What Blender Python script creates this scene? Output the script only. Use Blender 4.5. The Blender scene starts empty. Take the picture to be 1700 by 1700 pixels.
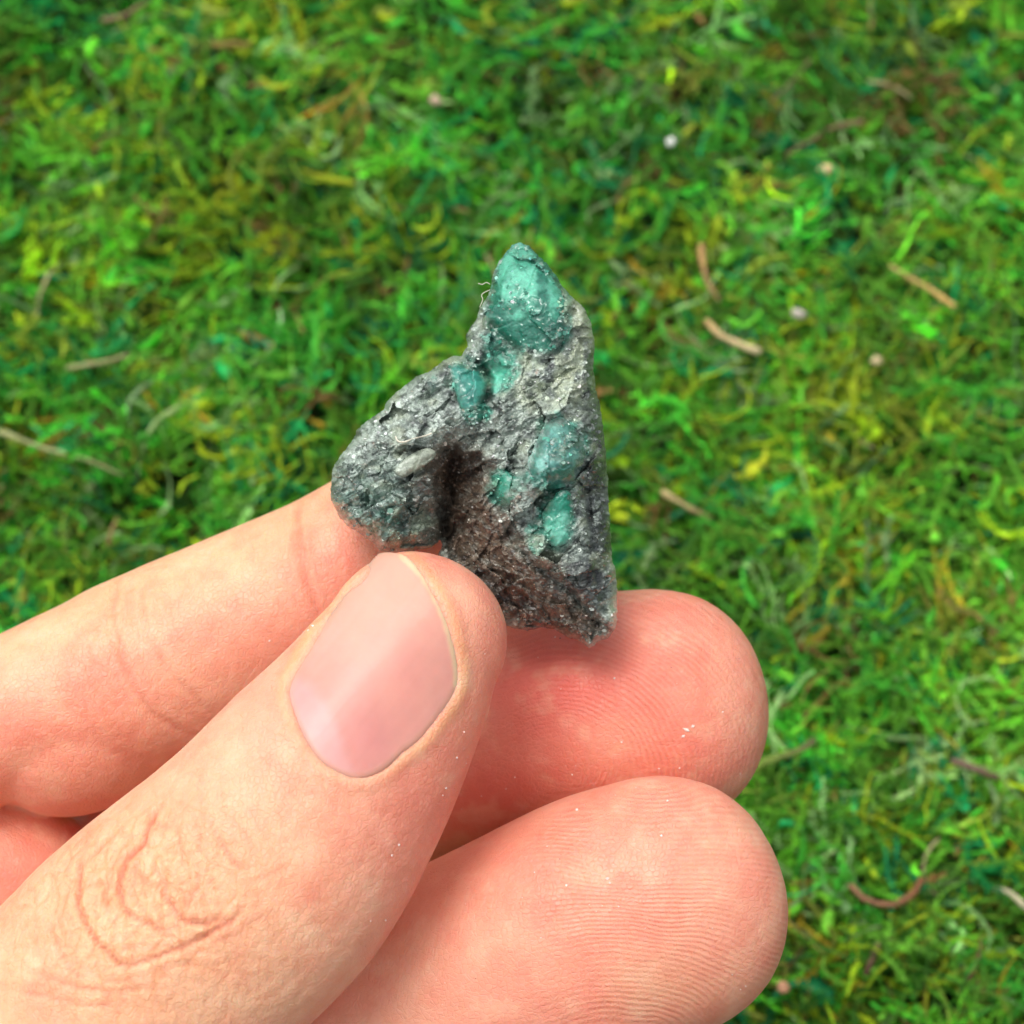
import bpy, math, random
import numpy as np
from mathutils import Matrix, Vector
from mathutils.bvhtree import BVHTree

rng = np.random.default_rng(7)
SC = bpy.context.scene
COL = SC.collection
R = math.radians

# ------------------------------------------------------------------ camera, sky, sun, exposure
PITCH = 60.0            # degrees below the horizon
D_HAND = 200.0          # mm from lens to the pinched stone
D_GROUND = 320.0        # mm from lens to the moss along the middle ray
CAM_H = D_GROUND * math.sin(R(PITCH))
MM = 0.001
PX = 0.05               # mm per photo pixel at the stone

cam_d = bpy.data.cameras.new("camera")
cam = bpy.data.objects.new("camera", cam_d)
COL.objects.link(cam)
cam.location = (0, 0, CAM_H * MM)
cam.rotation_euler = (R(90 - PITCH), 0, 0)
cam_d.sensor_width = 36
cam_d.lens = 36 * D_HAND / 85.0
cam_d.clip_start = 0.005
cam_d.clip_end = 50
cam_d.dof.use_dof = True
cam_d.dof.focus_distance = (D_HAND - 5) * MM
cam_d.dof.aperture_fstop = 44
SC.camera = cam

SUN_DIR = Vector((-0.26, 0.14, 0.95)).normalized()
world = bpy.data.worlds.new("World")
SC.world = world
world.use_nodes = True
wn = world.node_tree
wn.nodes.clear()
sky = wn.nodes.new("ShaderNodeTexSky")
sky.sky_type = 'NISHITA'
sky.sun_disc = False
sky.sun_elevation = math.asin(SUN_DIR.z)
sky.sun_rotation = math.atan2(SUN_DIR.x, SUN_DIR.y)
sky.dust_density = 4.0
sky.air_density = 1.0
hs = wn.nodes.new("ShaderNodeHueSaturation")
hs.inputs["Saturation"].default_value = 0.22      # thin overcast: nearly white sky
bg = wn.nodes.new("ShaderNodeBackground")
bg.inputs["Strength"].default_value = 0.15
wo = wn.nodes.new("ShaderNodeOutputWorld")
wn.links.new(sky.outputs[0], hs.inputs["Color"])
wn.links.new(hs.outputs[0], bg.inputs[0])
wn.links.new(bg.outputs[0], wo.inputs[0])

sun_d = bpy.data.lights.new("sun", 'SUN')
sun_d.energy = 1.0
sun_d.angle = R(24)
sun_d.color = (1.0, 0.97, 0.93)
sun = bpy.data.objects.new("sun", sun_d)
COL.objects.link(sun)
sun.rotation_euler = SUN_DIR.to_track_quat('Z', 'Y').to_euler()
sun.location = SUN_DIR * 2

SC.view_settings.view_transform = 'Standard'
SC.view_settings.look = 'None'
SC.view_settings.gamma = 1
SC.view_settings.exposure = 0.45

# ------------------------------------------------------------------ helpers
CAM_ROT = cam.rotation_euler.to_matrix()
CAM_LOC = np.array([0, 0, CAM_H])
ROT = np.array(CAM_ROT)
HAND_ORIGIN = CAM_LOC + ROT @ np.array([0, 0, -D_HAND])
HAND_MAT = Matrix.Translation(Vector(HAND_ORIGIN * MM)) @ CAM_ROT.to_4x4()


def P(px, py, z):
    """point (mm, hand frame: x right, y up, z towards the lens) seen at a photo pixel at depth z"""
    px = np.asarray(px, float); py = np.asarray(py, float); z = np.asarray(z, float)
    k = PX * (D_HAND - z) / D_HAND
    return np.stack([(px - 850) * k, (850 - py) * k, z + 0 * px], -1)


def to_px(v):
    k = D_HAND / (D_HAND - v[:, 2]) / PX
    return np.stack([850 + v[:, 0] * k, 850 - v[:, 1] * k], -1)


def ground_at(px, py, h=11.0):
    """world point (mm) on the level h above the soil"""
    px = np.asarray(px, float); py = np.asarray(py, float)
    d = np.stack([(px - 850) * PX / D_HAND, (850 - py) * PX / D_HAND, -np.ones_like(px)], -1) @ ROT.T
    t = (h - CAM_H) / d[..., 2]
    return CAM_LOC + d * t[..., None]


def srgb(r, g, b):
    c = np.array([r, g, b], float) / 255
    return np.where(c <= 0.04045, c / 12.92, ((c + 0.055) / 1.055) ** 2.4)


def _hash(ix, iy, iz, seed):
    h = (ix.astype(np.uint32) * np.uint32(374761393) + iy.astype(np.uint32) * np.uint32(668265263)
         + iz.astype(np.uint32) * np.uint32(2147483647) + np.uint32(seed * 1274126177 & 0xffffffff))
    h = (h ^ (h >> np.uint32(13))) * np.uint32(1274126177)
    h = h ^ (h >> np.uint32(16))
    h = h * np.uint32(2246822519)
    h = h ^ (h >> np.uint32(15))
    return (h & np.uint32(0xffffff)).astype(np.float64) / 0xffffff


def vnoise(p, seed=0):
    """value noise -1..1, p (N,2|3)"""
    if p.shape[1] == 2:
        p = np.concatenate([p, np.full((len(p), 1), 0.37)], 1)
    f0 = np.floor(p)
    f = p - f0
    i = f0.astype(np.int64)
    u = f * f * f * (f * (f * 6 - 15) + 10)
    out = 0
    for dx in (0, 1):
        for dy in (0, 1):
            for dz in (0, 1):
                w = ((u[:, 0] if dx else 1 - u[:, 0]) * (u[:, 1] if dy else 1 - u[:, 1])
                     * (u[:, 2] if dz else 1 - u[:, 2]))
                out = out + w * _hash(i[:, 0] + dx, i[:, 1] + dy, i[:, 2] + dz, seed)
    return out * 2 - 1


def fbm(p, octaves=4, seed=0, gain=0.5):
    a, s, t = 1.0, 0.0, 0.0
    for o in range(octaves):
        s = s + a * vnoise(p * 2 ** o + 17.3 * o, seed + o)
        t += a
        a *= gain
    return s / t


def worley(p, seed=0):
    """distance to nearest (F1), gap F2-F1, and a random value per cell; p (N,2)"""
    i = np.floor(p).astype(np.int64)
    f1 = np.full(len(p), 9.0); f2 = np.full(len(p), 9.0); cid = np.zeros(len(p))
    for dx in (-1, 0, 1):
        for dy in (-1, 0, 1):
            cx, cy = i[:, 0] + dx, i[:, 1] + dy
            z = np.zeros_like(cx)
            qx = cx + _hash(cx, cy, z, seed); qy = cy + _hash(cx, cy, z + 1, seed)
            d = np.hypot(p[:, 0] - qx, p[:, 1] - qy)
            r = _hash(cx, cy, z + 2, seed)
            m = d < f1
            f2 = np.where(m, f1, np.minimum(f2, d))
            cid = np.where(m, r, cid)
            f1 = np.where(m, d, f1)
    return f1, f2 - f1, cid


def sstep(a, b, x):
    t = np.clip((x - a) / (b - a), 0, 1)
    return t * t * (3 - 2 * t)


def seg_dist(p, line):
    """distance of p (N,2) to an open polyline"""
    line = np.asarray(line, float)
    best = np.full(len(p), 1e9)
    for a, b in zip(line[:-1], line[1:]):
        ab = b - a
        t = np.clip(((p - a) @ ab) / (ab @ ab + 1e-12), 0, 1)
        best = np.minimum(best, np.hypot(*(p - a - t[:, None] * ab).T))
    return best


def poly_sd(p, poly):
    """signed distance to polygon, positive inside, and the nearest outline point"""
    poly = np.asarray(poly, float)
    best = np.full(len(p), 1e9); near = p.copy(); inside = np.zeros(len(p), bool)
    for a, b in zip(poly, np.roll(poly, -1, 0)):
        ab = b - a
        t = np.clip(((p - a) @ ab) / (ab @ ab + 1e-12), 0, 1)
        q = a + t[:, None] * ab
        d = np.hypot(*(p - q).T)
        m = d < best
        best = np.where(m, d, best); near[m] = q[m]
        c = ((a[1] > p[:, 1]) != (b[1] > p[:, 1]))
        with np.errstate(divide='ignore', invalid='ignore'):
            xi = (b[0] - a[0]) * (p[:, 1] - a[1]) / (b[1] - a[1]) + a[0]
        inside ^= c & (p[:, 0] < xi)
    return np.where(inside, best, -best), near


def catmull(pts, n):
    pts = np.asarray(pts, float)
    p = np.vstack([2 * pts[0] - pts[1], pts, 2 * pts[-1] - pts[-2]])
    out = []
    for i in range(1, len(p) - 2):
        t = np.linspace(0, 1, n, endpoint=False)[:, None]
        a, b, c, d = p[i - 1], p[i], p[i + 1], p[i + 2]
        out.append(0.5 * (2 * b + (c - a) * t + (2 * a - 5 * b + 4 * c - d) * t ** 2 + (3 * b - a - 3 * c + d) * t ** 3))
    out.append(pts[-1:])
    return np.vstack(out)


def make_mesh(name, V, F, smooth=True):
    """V mm, F list of (N,3) / (N,4) index arrays"""
    me = bpy.data.meshes.new(name)
    F = [f for f in F if len(f)]
    nl = sum(f.size for f in F); nf = sum(len(f) for f in F)
    me.vertices.add(len(V)); me.loops.add(nl); me.polygons.add(nf)
    me.vertices.foreach_set("co", (np.asarray(V, np.float32) * MM).ravel())
    me.loops.foreach_set("vertex_index", np.concatenate([f.ravel() for f in F]).astype(np.int32))
    tot = np.concatenate([np.full(len(f), f.shape[1]) for f in F])
    me.polygons.foreach_set("loop_start", np.concatenate([[0], np.cumsum(tot)[:-1]]).astype(np.int32))
    me.polygons.foreach_set("use_smooth", np.full(nf, smooth))
    me.update(calc_edges=True)
    me.validate()
    return me


def add_obj(name, me, mat, parent=None, mw=None):
    o = bpy.data.objects.new(name, me)
    COL.objects.link(o)
    if mat is not None:
        me.materials.append(mat)
    if parent is not None:
        o.parent = parent
    elif mw is not None:
        o.matrix_world = mw
    return o


def tag(o, label=None, cat=None, group=None, kind=None):
    for k, v in (("label", label), ("category", cat), ("group", group), ("kind", kind)):
        if v:
            o[k] = v
    return o


def set_color(me, name, c):
    a = me.attributes.new(name, 'FLOAT_COLOR', 'POINT')
    c = np.asarray(c, np.float32)
    if c.shape[1] == 3:
        c = np.concatenate([c, np.ones((len(c), 1), np.float32)], 1)
    a.data.foreach_set("color", c.ravel())


def set_float(me, name, f):
    a = me.attributes.new(name, 'FLOAT', 'POINT')
    a.data.foreach_set("value", np.asarray(f, np.float32))


class Mat:
    def __init__(self, name):
        self.m = bpy.data.materials.new(name)
        self.m.use_nodes = True
        self.t = self.m.node_tree
        self.b = self.t.nodes["Principled BSDF"]

    def n(self, kind, **kw):
        nd = self.t.nodes.new(kind)
        for k, v in kw.items():
            if isinstance(v, tuple) and k == 'ins':
                pass
            setattr(nd, k, v)
        return nd

    def l(self, a, b):
        self.t.links.new(a, b)

    def attr(self, name, out="Color"):
        return self.n("ShaderNodeAttribute", attribute_name=name).outputs[out]

    def noise(self, scale, detail=3, rough=0.6, dist=0.0):
        tc = self.n("ShaderNodeTexCoord")
        nz = self.n("ShaderNodeTexNoise")
        nz.inputs["Scale"].default_value = scale
        nz.inputs["Detail"].default_value = detail
        nz.inputs["Roughness"].default_value = rough
        nz.inputs["Distortion"].default_value = dist
        self.l(tc.outputs["Object"], nz.inputs["Vector"])
        return nz.outputs["Fac"]

    def math(self, op, a, b=None):
        nd = self.n("ShaderNodeMath", operation=op)
        for i, x in enumerate((a, b)):
            if x is None:
                continue
            if isinstance(x, (int, float)):
                nd.inputs[i].default_value = x
            else:
                self.l(x, nd.inputs[i])
        return nd.outputs[0]

    def ramp(self, fac, a, b, lo, hi):
        nd = self.n("ShaderNodeMapRange")
        self.l(fac, nd.inputs[0])
        for i, v in enumerate((a, b, lo, hi)):
            nd.inputs[i + 1].default_value = v
        return nd.outputs[0]

    def mul(self, col, val):
        nd = self.n("ShaderNodeMixRGB", blend_type='MULTIPLY')
        nd.inputs[0].default_value = 1
        self.l(col, nd.inputs[1]); self.l(val, nd.inputs[2])
        return nd.outputs[0]

    def mix(self, fac, a, b):
        nd = self.n("ShaderNodeMixRGB")
        self.l(fac, nd.inputs[0]) if not isinstance(fac, (int, float)) else setattr(nd.inputs[0], 'default_value', fac)
        for i, x in ((1, a), (2, b)):
            if isinstance(x, tuple):
                nd.inputs[i].default_value = (*x, 1)
            else:
                self.l(x, nd.inputs[i])
        return nd.outputs[0]

    def bump(self, h, dist, strength=1.0, normal=None):
        nd = self.n("ShaderNodeBump")
        nd.inputs["Distance"].default_value = dist
        nd.inputs["Strength"].default_value = strength
        self.l(h, nd.inputs["Height"])
        if normal is not None:
            self.l(normal, nd.inputs["Normal"])
        return nd.outputs[0]

    def set(self, **kw):
        for k, v in kw.items():
            i = self.b.inputs[k.replace("_", " ")]
            if isinstance(v, (int, float, tuple)):
                i.default_value = v
            else:
                self.l(v, i)


# ------------------------------------------------------------------ materials
m_soil = Mat("soil")
nz = m_soil.noise(60, 6)
m_soil.set(Base_Color=m_soil.mix(m_soil.ramp(nz, 0.35, 0.65, 0, 1), tuple(srgb(38, 44, 16)), tuple(srgb(62, 74, 22))),
           Roughness=0.95, Normal=m_soil.bump(m_soil.noise(400, 5), 0.003))

m_moss = Mat("moss")
c = m_moss.attr("tint")
v = m_moss.ramp(m_moss.noise(900, 2), 0.3, 0.7, 0.75, 1.25)
m_moss.set(Base_Color=m_moss.mul(c, v), Roughness=0.55, Normal=m_moss.bump(m_moss.noise(2500, 2), 0.0002))
m_moss.b.inputs["Specular IOR Level"].default_value = 0.3
tr = m_moss.n("ShaderNodeBsdfTranslucent")
m_moss.l(c, tr.inputs[0])
ms = m_moss.n("ShaderNodeMixShader")
ms.inputs[0].default_value = 0.3
m_moss.l(m_moss.b.outputs[0], ms.inputs[1]); m_moss.l(tr.outputs[0], ms.inputs[2])
m_moss.l(ms.outputs[0], m_moss.t.nodes["Material Output"].inputs[0])

m_straw = Mat("dry_straw")
c = m_straw.attr("tint")
m_straw.set(Base_Color=m_straw.mul(c, m_straw.ramp(m_straw.noise(1200, 3), 0.3, 0.7, 0.65, 1.2)), Roughness=0.6,
            Normal=m_straw.bump(m_straw.noise(2500, 2), 0.0003))

m_skin = Mat("skin")
c = m_skin.attr("tint")
mott = m_skin.ramp(m_skin.noise(330, 5, .65), 0.3, 0.7, 0.0, 1.0)
c2 = m_skin.mul(c, m_skin.mix(mott, (0.97, 0.87, 0.84), (1.03, 1.06, 1.06)))
ph = m_skin.attr("ridge_phase", "Fac")
rs = m_skin.attr("ridge_depth", "Fac")
wave = m_skin.math('SINE', ph)
ridge = m_skin.math('MULTIPLY', wave, rs)
c3 = m_skin.mul(c2, m_skin.mix(m_skin.ramp(ridge, -1, 1, 0, 1), (0.97, 0.92, 0.91), (1.02, 1.06, 1.06)))
pore = m_skin.n("ShaderNodeTexVoronoi", feature='DISTANCE_TO_EDGE')
pore.inputs["Scale"].default_value = 2300
tcn = m_skin.n("ShaderNodeTexCoord")
m_skin.l(tcn.outputs["Object"], pore.inputs["Vector"])
edge = m_skin.ramp(pore.outputs["Distance"], 0, 0.12, 0, 1)
n1 = m_skin.bump(edge, 0.00005, 0.6)
n2 = m_skin.bump(m_skin.noise(1100, 4), 0.0002, 0.6, n1)
wr = m_skin.attr("wrinkle", "Fac")
net = []
for sc_, dz_ in ((620, 0.0), (1250, 3.7)):
    tq = m_skin.n("ShaderNodeTexCoord"); mp_ = m_skin.n("ShaderNodeMapping"); nq = m_skin.n("ShaderNodeTexNoise"); ad = m_skin.n("ShaderNodeMixRGB", blend_type='ADD')
    mp_.inputs["Location"].default_value = (dz_, dz_, 0); mp_.inputs["Rotation"].default_value = (0, 0, R(38)); mp_.inputs["Scale"].default_value = (1.0, 0.5, 0.8)
    nq.inputs["Scale"].default_value = 420; nq.inputs["Detail"].default_value = 3
    ad.inputs[0].default_value = 0.0012
    vq = m_skin.n("ShaderNodeTexVoronoi", feature='DISTANCE_TO_EDGE'); vq.inputs["Scale"].default_value = sc_
    m_skin.l(tq.outputs["Object"], mp_.inputs[0]); m_skin.l(tq.outputs["Object"], nq.inputs["Vector"])
    m_skin.l(mp_.outputs[0], ad.inputs[1]); m_skin.l(nq.outputs["Color"], ad.inputs[2]); m_skin.l(ad.outputs[0], vq.inputs["Vector"])
    net.append(m_skin.ramp(vq.outputs["Distance"], 0, 0.14, 1, 0))
netw = m_skin.math('MULTIPLY', m_skin.math('ADD', net[0], m_skin.math('MULTIPLY', net[1], 0.5)), wr)
c3 = m_skin.mul(c3, m_skin.mix(m_skin.math('MULTIPLY', netw, 0.75), (1, 1, 1), (0.93, 0.80, 0.72)))
n2b = m_skin.bump(m_skin.math('MULTIPLY', netw, -1.0), 0.00008, 0.7, n2)
n3 = m_skin.bump(ridge, 0.00004, 0.6, n2b)
m_skin.set(Base_Color=c3, Roughness=m_skin.ramp(m_skin.noise(900, 2), 0.3, 0.7, 0.36, 0.5), Normal=n3,
           Subsurface_Weight=0.7, Subsurface_Scale=0.001, Subsurface_Radius=(1.0, 0.34, 0.18))
m_skin.b.inputs["Specular IOR Level"].default_value = 0.42
m_skin.b.subsurface_method = 'RANDOM_WALK'

m_nail = Mat("nail")
c = m_nail.attr("tint")
m_nail.set(Base_Color=c, Roughness=0.37, Subsurface_Weight=0.6, Subsurface_Scale=0.0012,
           Subsurface_Radius=(1.0, 0.4, 0.25), Normal=m_nail.bump(m_nail.noise(400, 3), 0.00008, 0.6))
m_nail.b.inputs["Specular IOR Level"].default_value = 0.36

def stone_mat(name, sss, rlo, rhi):
    m = Mat(name)
    c = m.attr("tint")
    f = m.ramp(m.noise(3500, 4, 0.7), 0.32, 0.68, 0.8 if sss else 0.72, 1.2 if sss else 1.3)
    m.set(Base_Color=m.mul(c, f), Roughness=m.ramp(m.noise(2500, 3), 0.35, 0.65, rlo, rhi),
          Normal=m.bump(m.noise(2600, 5, 0.7), 0.00018, 0.28 if sss else 0.7))
    m.set(Coat_Weight=.8 if sss else .6, Coat_Roughness=.16 if sss else .24)
    if sss:
        m.set(Subsurface_Weight=sss, Subsurface_Scale=0.0012, Subsurface_Radius=(0.4, 1.0, 0.8))
    m.b.inputs["Specular IOR Level"].default_value = 0.55
    return m

m_rock = stone_mat("mica_schist", 0, 0.28, 0.7)
m_emerald = stone_mat("emerald", 0.55, 0.25, 0.6)
m_flake = stone_mat("mica_plate", 0, 0.12, 0.35)
m_fibre = Mat("fibre")
m_fibre.set(Base_Color=(*srgb(220, 215, 195), 1), Roughness=0.6)
m_grit = Mat("grit")
m_grit.set(Base_Color=m_grit.mul(m_grit.attr("tint"), m_grit.ramp(m_grit.noise(1500, 3), .3, .7, .8, 1.15)), Roughness=0.5)

# ------------------------------------------------------------------ ground sheet
n = 60
g = np.linspace(-1500, 1500, n + 1)
X, Y = np.meshgrid(g, g + 200)
Z = 2.0 * fbm(np.stack([X.ravel(), Y.ravel()], 1) / 120, 3, 5) - 1.5
V = np.stack([X.ravel(), Y.ravel(), Z], 1)
i = np.arange((n + 1) * (n + 1)).reshape(n + 1, n + 1)
ground = add_obj("ground", make_mesh("ground", V, [np.stack([i[:-1, :-1], i[:-1, 1:], i[1:, 1:], i[1:, :-1]], -1).reshape(-1, 4)]), m_soil.m)
tag(ground, kind="structure")

# ------------------------------------------------------------------ moss: thousands of curled strands, feathery shoots and scraps
PAL = np.array([srgb(112, 176, 52), srgb(86, 196, 62), srgb(44, 180, 96), srgb(30, 134, 82), srgb(184, 212, 44),
                srgb(148, 166, 58), srgb(150, 124, 68), srgb(154, 194, 122), srgb(196, 172, 50), srgb(74, 132, 40), srgb(124, 214, 58)])


def moss_height(x, y):
    q = np.stack([x, y], 1)
    return 6.0 + 8.0 * fbm(q / 15, 3, 31)


def pick_colour(x, y):
    q = np.stack([x, y], 1)
    e = fbm(q / 30, 2, 41); w = fbm(q / 22, 2, 51); b = fbm(q / 18, 2, 61)
    base = np.array([3.0, 2.4, 0.6, 0.5, 1.1, 1.3, 0.3, 1.0, 0.15, 1.7, 1.6])
    W = np.repeat(base[None], len(x), 0)
    W[:, 2] *= np.exp(2.4 * e); W[:, 3] *= np.exp(2.0 * e); W[:, 1] *= np.exp(1.2 * e); W[:, 7] *= np.exp(1.0 * e)
    W[:, 4] *= np.exp(3.0 * w); W[:, 8] *= np.exp(2.5 * w); W[:, 5] *= np.exp(1.5 * w); W[:, 10] *= np.exp(2 * w)
    W[:, 6] *= np.exp(3.5 * b); W[:, 9] *= np.exp(1.5 * b)
    cs = np.cumsum(W, 1); cs /= cs[:, -1:]
    k = (rng.random(len(x))[:, None] > cs).sum(1)
    c = PAL[np.minimum(k, len(PAL) - 1)]
    return np.minimum(1.08 * c * np.exp(.5 * fbm(q / 20, 2, 71))[:, None], .75) * np.exp(rng.normal(0, 0.18, (len(x), 1))) * np.exp(rng.normal(0, 0.07, (len(x), 3)))


def sample_xy(n):
    """denser where the lens looks, thinning out round it"""
    out = []
    m = int(n * 0.8)
    px = rng.uniform(-150, 1850, m); py = rng.uniform(-200, 1950, m)
    q = ground_at(px, py, 8.0)
    out.append(q[:, :2])
    k = n - m
    out.append(np.stack([rng.uniform(-170, 170, k), rng.uniform(20, 350, k)], 1))
    return np.vstack(out)


MV, MF3, MF4, MC, moff = [], [], [], [], 0


def strands(n, K, Lr, rr, curl, sides, flat=1.0, tint=None, tip=0.35, lift=0.3, dz=(-4, 3), bunch=1):
    """bunch: how many neighbouring strands share a heading, a curl and a colour"""
    global moff
    nb = n // bunch
    n = nb * bunch
    cxy = sample_xy(nb)
    rp = lambda a: np.repeat(a, bunch, 0)
    xy = rp(cxy) + (rng.normal(0, 1.5, (n, 2)) if bunch > 1 else 0)
    L = rng.uniform(*Lr, n)
    r = rng.uniform(*rr, n)
    az = rp(rng.uniform(0, 2 * np.pi, nb)) + (rng.normal(0, .4, n) if bunch > 1 else 0)
    el = rp(rng.normal(0, lift, nb)) + (rng.normal(0, .15, n) if bunch > 1 else 0)
    cu = rp(rng.normal(0, curl, nb)) + (rng.normal(0, curl * .4, n) if bunch > 1 else 0)
    cue = rng.normal(0, curl * 0.35, n)
    P0 = np.stack([xy[:, 0], xy[:, 1], moss_height(xy[:, 0], xy[:, 1]) + rp(rng.uniform(*dz, nb)) + (rng.normal(0, .8, n) if bunch > 1 else 0)], 1)
    pts = [P0]
    T = []
    for k in range(K):
        az = az + cu / K + rng.normal(0, curl * 0.35 / math.sqrt(K), n)
        el = np.clip(el + cue / K + rng.normal(0, 0.35 / math.sqrt(K), n), -0.9, 0.9)
        t = np.stack([np.cos(az) * np.cos(el), np.sin(az) * np.cos(el), np.sin(el)], 1)
        T.append(t)
        pts.append(pts[-1] + t * (L / K)[:, None])
    T.append(T[-1])
    pts = np.stack(pts, 1) - 0.5 * (pts[-1] - pts[0])[:, None] * np.array([1, 1, 0.5])
    T = np.stack(T, 1)
    S = np.cross(T, np.array([0, 0, 1.0])); S /= np.linalg.norm(S, axis=2, keepdims=True) + 1e-9
    U = np.cross(S, T)
    tw = rng.uniform(0, np.pi, n)[:, None] + np.cumsum(rng.normal(0, 0.35, (n, K + 1)), 1)
    prof = (1 - (1 - tip) * np.linspace(0, 1, K + 1) ** 2)[None] * np.exp(rng.normal(0, 0.16, (n, K + 1)))
    prof[:, 0] *= 0.6
    rad = r[:, None] * prof
    ang = np.linspace(0, 2 * np.pi, sides, endpoint=False)
    ring = []
    for a in ang:
        ca, sa = math.cos(a), math.sin(a) * flat
        ca, sa = ca * np.cos(tw) - sa * np.sin(tw), ca * np.sin(tw) + sa * np.cos(tw)
        ring.append(pts + (S * ca[..., None] + U * sa[..., None]) * rad[..., None])
    ring = np.stack(ring, 2)                          # n, K+1, sides, 3
    V = ring.reshape(-1, 3)
    idx = np.arange(len(V)).reshape(n, K + 1, sides)
    j = np.roll(idx, -1, 2)
    F = np.stack([idx[:, :-1], j[:, :-1], j[:, 1:], idx[:, 1:]], -1).reshape(-1, 4)
    cc = (rp(pick_colour(cxy[:, 0], cxy[:, 1])) * np.exp(rng.normal(0, .12, (n, 1)))) if tint is None else rp(tint(nb))
    C = np.repeat((cc[:, None] * np.exp(rng.normal(0, 0.10, (n, K + 1, 1))))[:, :, None], sides, 2).reshape(-1, 3)
    MV.append(V); MF4.append(F + moff); MC.append(C)
    moff += len(V)
    return pts, T, S, U, cc, L


def leaflets(pts, T, S, U, cc, per, size):
    global moff
    n, K1, _ = pts.shape
    t = rng.random((n, per)) * (K1 - 1.001)
    k = t.astype(int); f = (t - k)[..., None]
    I = np.arange(n)[:, None]
    p = pts[I, k] * (1 - f) + pts[I, k + 1] * f
    a = rng.uniform(0, 2 * np.pi, (n, per))[..., None]
    out = S[I, k] * np.cos(a) + U[I, k] * np.sin(a) * 0.8
    d = out * 0.75 + T[I, k] * rng.uniform(0.3, 1.0, (n, per, 1))
    d /= np.linalg.norm(d, axis=2, keepdims=True)
    s = rng.uniform(*size, (n, per, 1))
    w = np.cross(d, T[I, k]); w /= np.linalg.norm(w, axis=2, keepdims=True) + 1e-9
    a0 = p; b0 = p + d * s * 0.45 + w * s * 0.16; b1 = p + d * s * 0.45 - w * s * 0.16
    tipp = p + d * s + np.cross(w, d) * s * rng.uniform(-0.3, 0.3, (n, per, 1))
    V = np.stack([a0, b0, tipp, b1], 2).reshape(-1, 3)
    F = np.arange(len(V)).reshape(-1, 4)
    C = np.repeat((cc[:, None] * np.exp(rng.normal(0.08, 0.16, (n, per, 1))))[:, :, None], 4, 2).reshape(-1, 3)
    MV.append(V); MF4.append(F + moff); MC.append(C)
    moff += len(V)


strands(15000, 5, (3, 9), (0.12, 0.28), 1.6, 3, bunch=6)                  # curled moss threads in tufts
strands(2200, 6, (5, 12), (0.22, 0.45), 1.8, 3)
a = strands(11000, 5, (5, 12), (0.14, 0.26), 1.3, 3, dz=(-4, 3.5), bunch=3)   # feathery shoots
leaflets(*a[:5], 32, (0.7, 1.5))
strands(2600, 5, (3, 8), (0.5, 1.0), 1.5, 4, flat=0.22, dz=(-3, 3.5))      # flat scraps
strands(3000, 8, (8, 18), (0.09, 0.17), 2.2, 3, dz=(-1, 4), bunch=3)       # thin filaments
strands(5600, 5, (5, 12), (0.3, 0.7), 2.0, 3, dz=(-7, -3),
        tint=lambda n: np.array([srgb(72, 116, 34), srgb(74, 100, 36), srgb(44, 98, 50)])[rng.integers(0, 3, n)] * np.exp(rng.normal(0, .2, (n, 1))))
strands(70, 6, (5, 14), (0.2, 0.4), 0.8, 4, dz=(0, 4),
        tint=lambda n: np.array([srgb(176, 150, 92), srgb(130, 100, 68), srgb(188, 176, 128)])[rng.integers(0, 3, n)])
me = make_mesh("moss", np.vstack(MV), [np.vstack(MF4)], smooth=True)
set_color(me, "tint", np.vstack(MC))
moss = add_obj("moss", me, m_moss.m)
tag(moss, "tangled bright green and yellow moss covering the ground", "moss", kind="stuff")
MV = MF4 = MC = None


# ------------------------------------------------------------------ tubes (straws, twigs, fibres)
def tube(pts, rad, sides=7, jitter=0.0):
    pts = np.asarray(pts, float)
    n = len(pts)
    T = np.gradient(pts, axis=0); T /= np.linalg.norm(T, axis=1, keepdims=True)
    up = np.array([0.123, 0.2, 1.0])
    S = np.cross(T, up); S /= np.linalg.norm(S, axis=1, keepdims=True)
    U = np.cross(S, T)
    ang = np.linspace(0, 2 * np.pi, sides, endpoint=False)
    rad = np.asarray(rad, float)[:, None] * (1 + jitter * rng.normal(0, 1, (n, sides)))
    V = pts[:, None] + S[:, None] * (np.cos(ang)[None, :] * rad)[..., None] + U[:, None] * (np.sin(ang)[None, :] * rad)[..., None]
    idx = np.arange(n * sides).reshape(n, sides)
    j = np.roll(idx, -1, 1)
    F = np.stack([idx[:-1], j[:-1], j[1:], idx[1:]], -1).reshape(-1, 4)
    V = np.vstack([V.reshape(-1, 3), pts[:1], pts[-1:]])
    c0, c1 = n * sides, n * sides + 1
    caps = np.vstack([np.stack([np.full(sides, c0), j[0], idx[0]], 1), np.stack([np.full(sides, c1), idx[-1], j[-1]], 1)])
    return V, [F, caps]


def stalk(name, label, cat, px_pts, r0, r1, col0, col1, h=10.4, group=None):
    r0 *= .68; r1 *= .68
    q = catmull(np.asarray(px_pts, float), 8)
    hh = h + np.sin(np.linspace(0, math.pi, len(q))) * 1.2
    w = ground_at(q[:, 0], q[:, 1], hh)
    w[:, 2] += fbm(w / 5, 2, 3) * 0.5
    t = np.linspace(0, 1, len(q))
    base = w.mean(0)
    V, F = tube(w - base, (r0 + (r1 - r0) * t) * (1 + .25 * vnoise(w / 1.8, 7)), 7, 0.13)
    me = make_mesh(name, V, F)
    k = np.concatenate([np.repeat(t, 7), [0, 1]])[:, None]
    set_color(me, "tint", srgb(*col0) * (1 - k) + srgb(*col1) * k)
    o = add_obj(name, me, m_straw.m, mw=Matrix.Translation(Vector(base * MM)))
    tag(o, label, cat, group)
    return o


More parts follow.
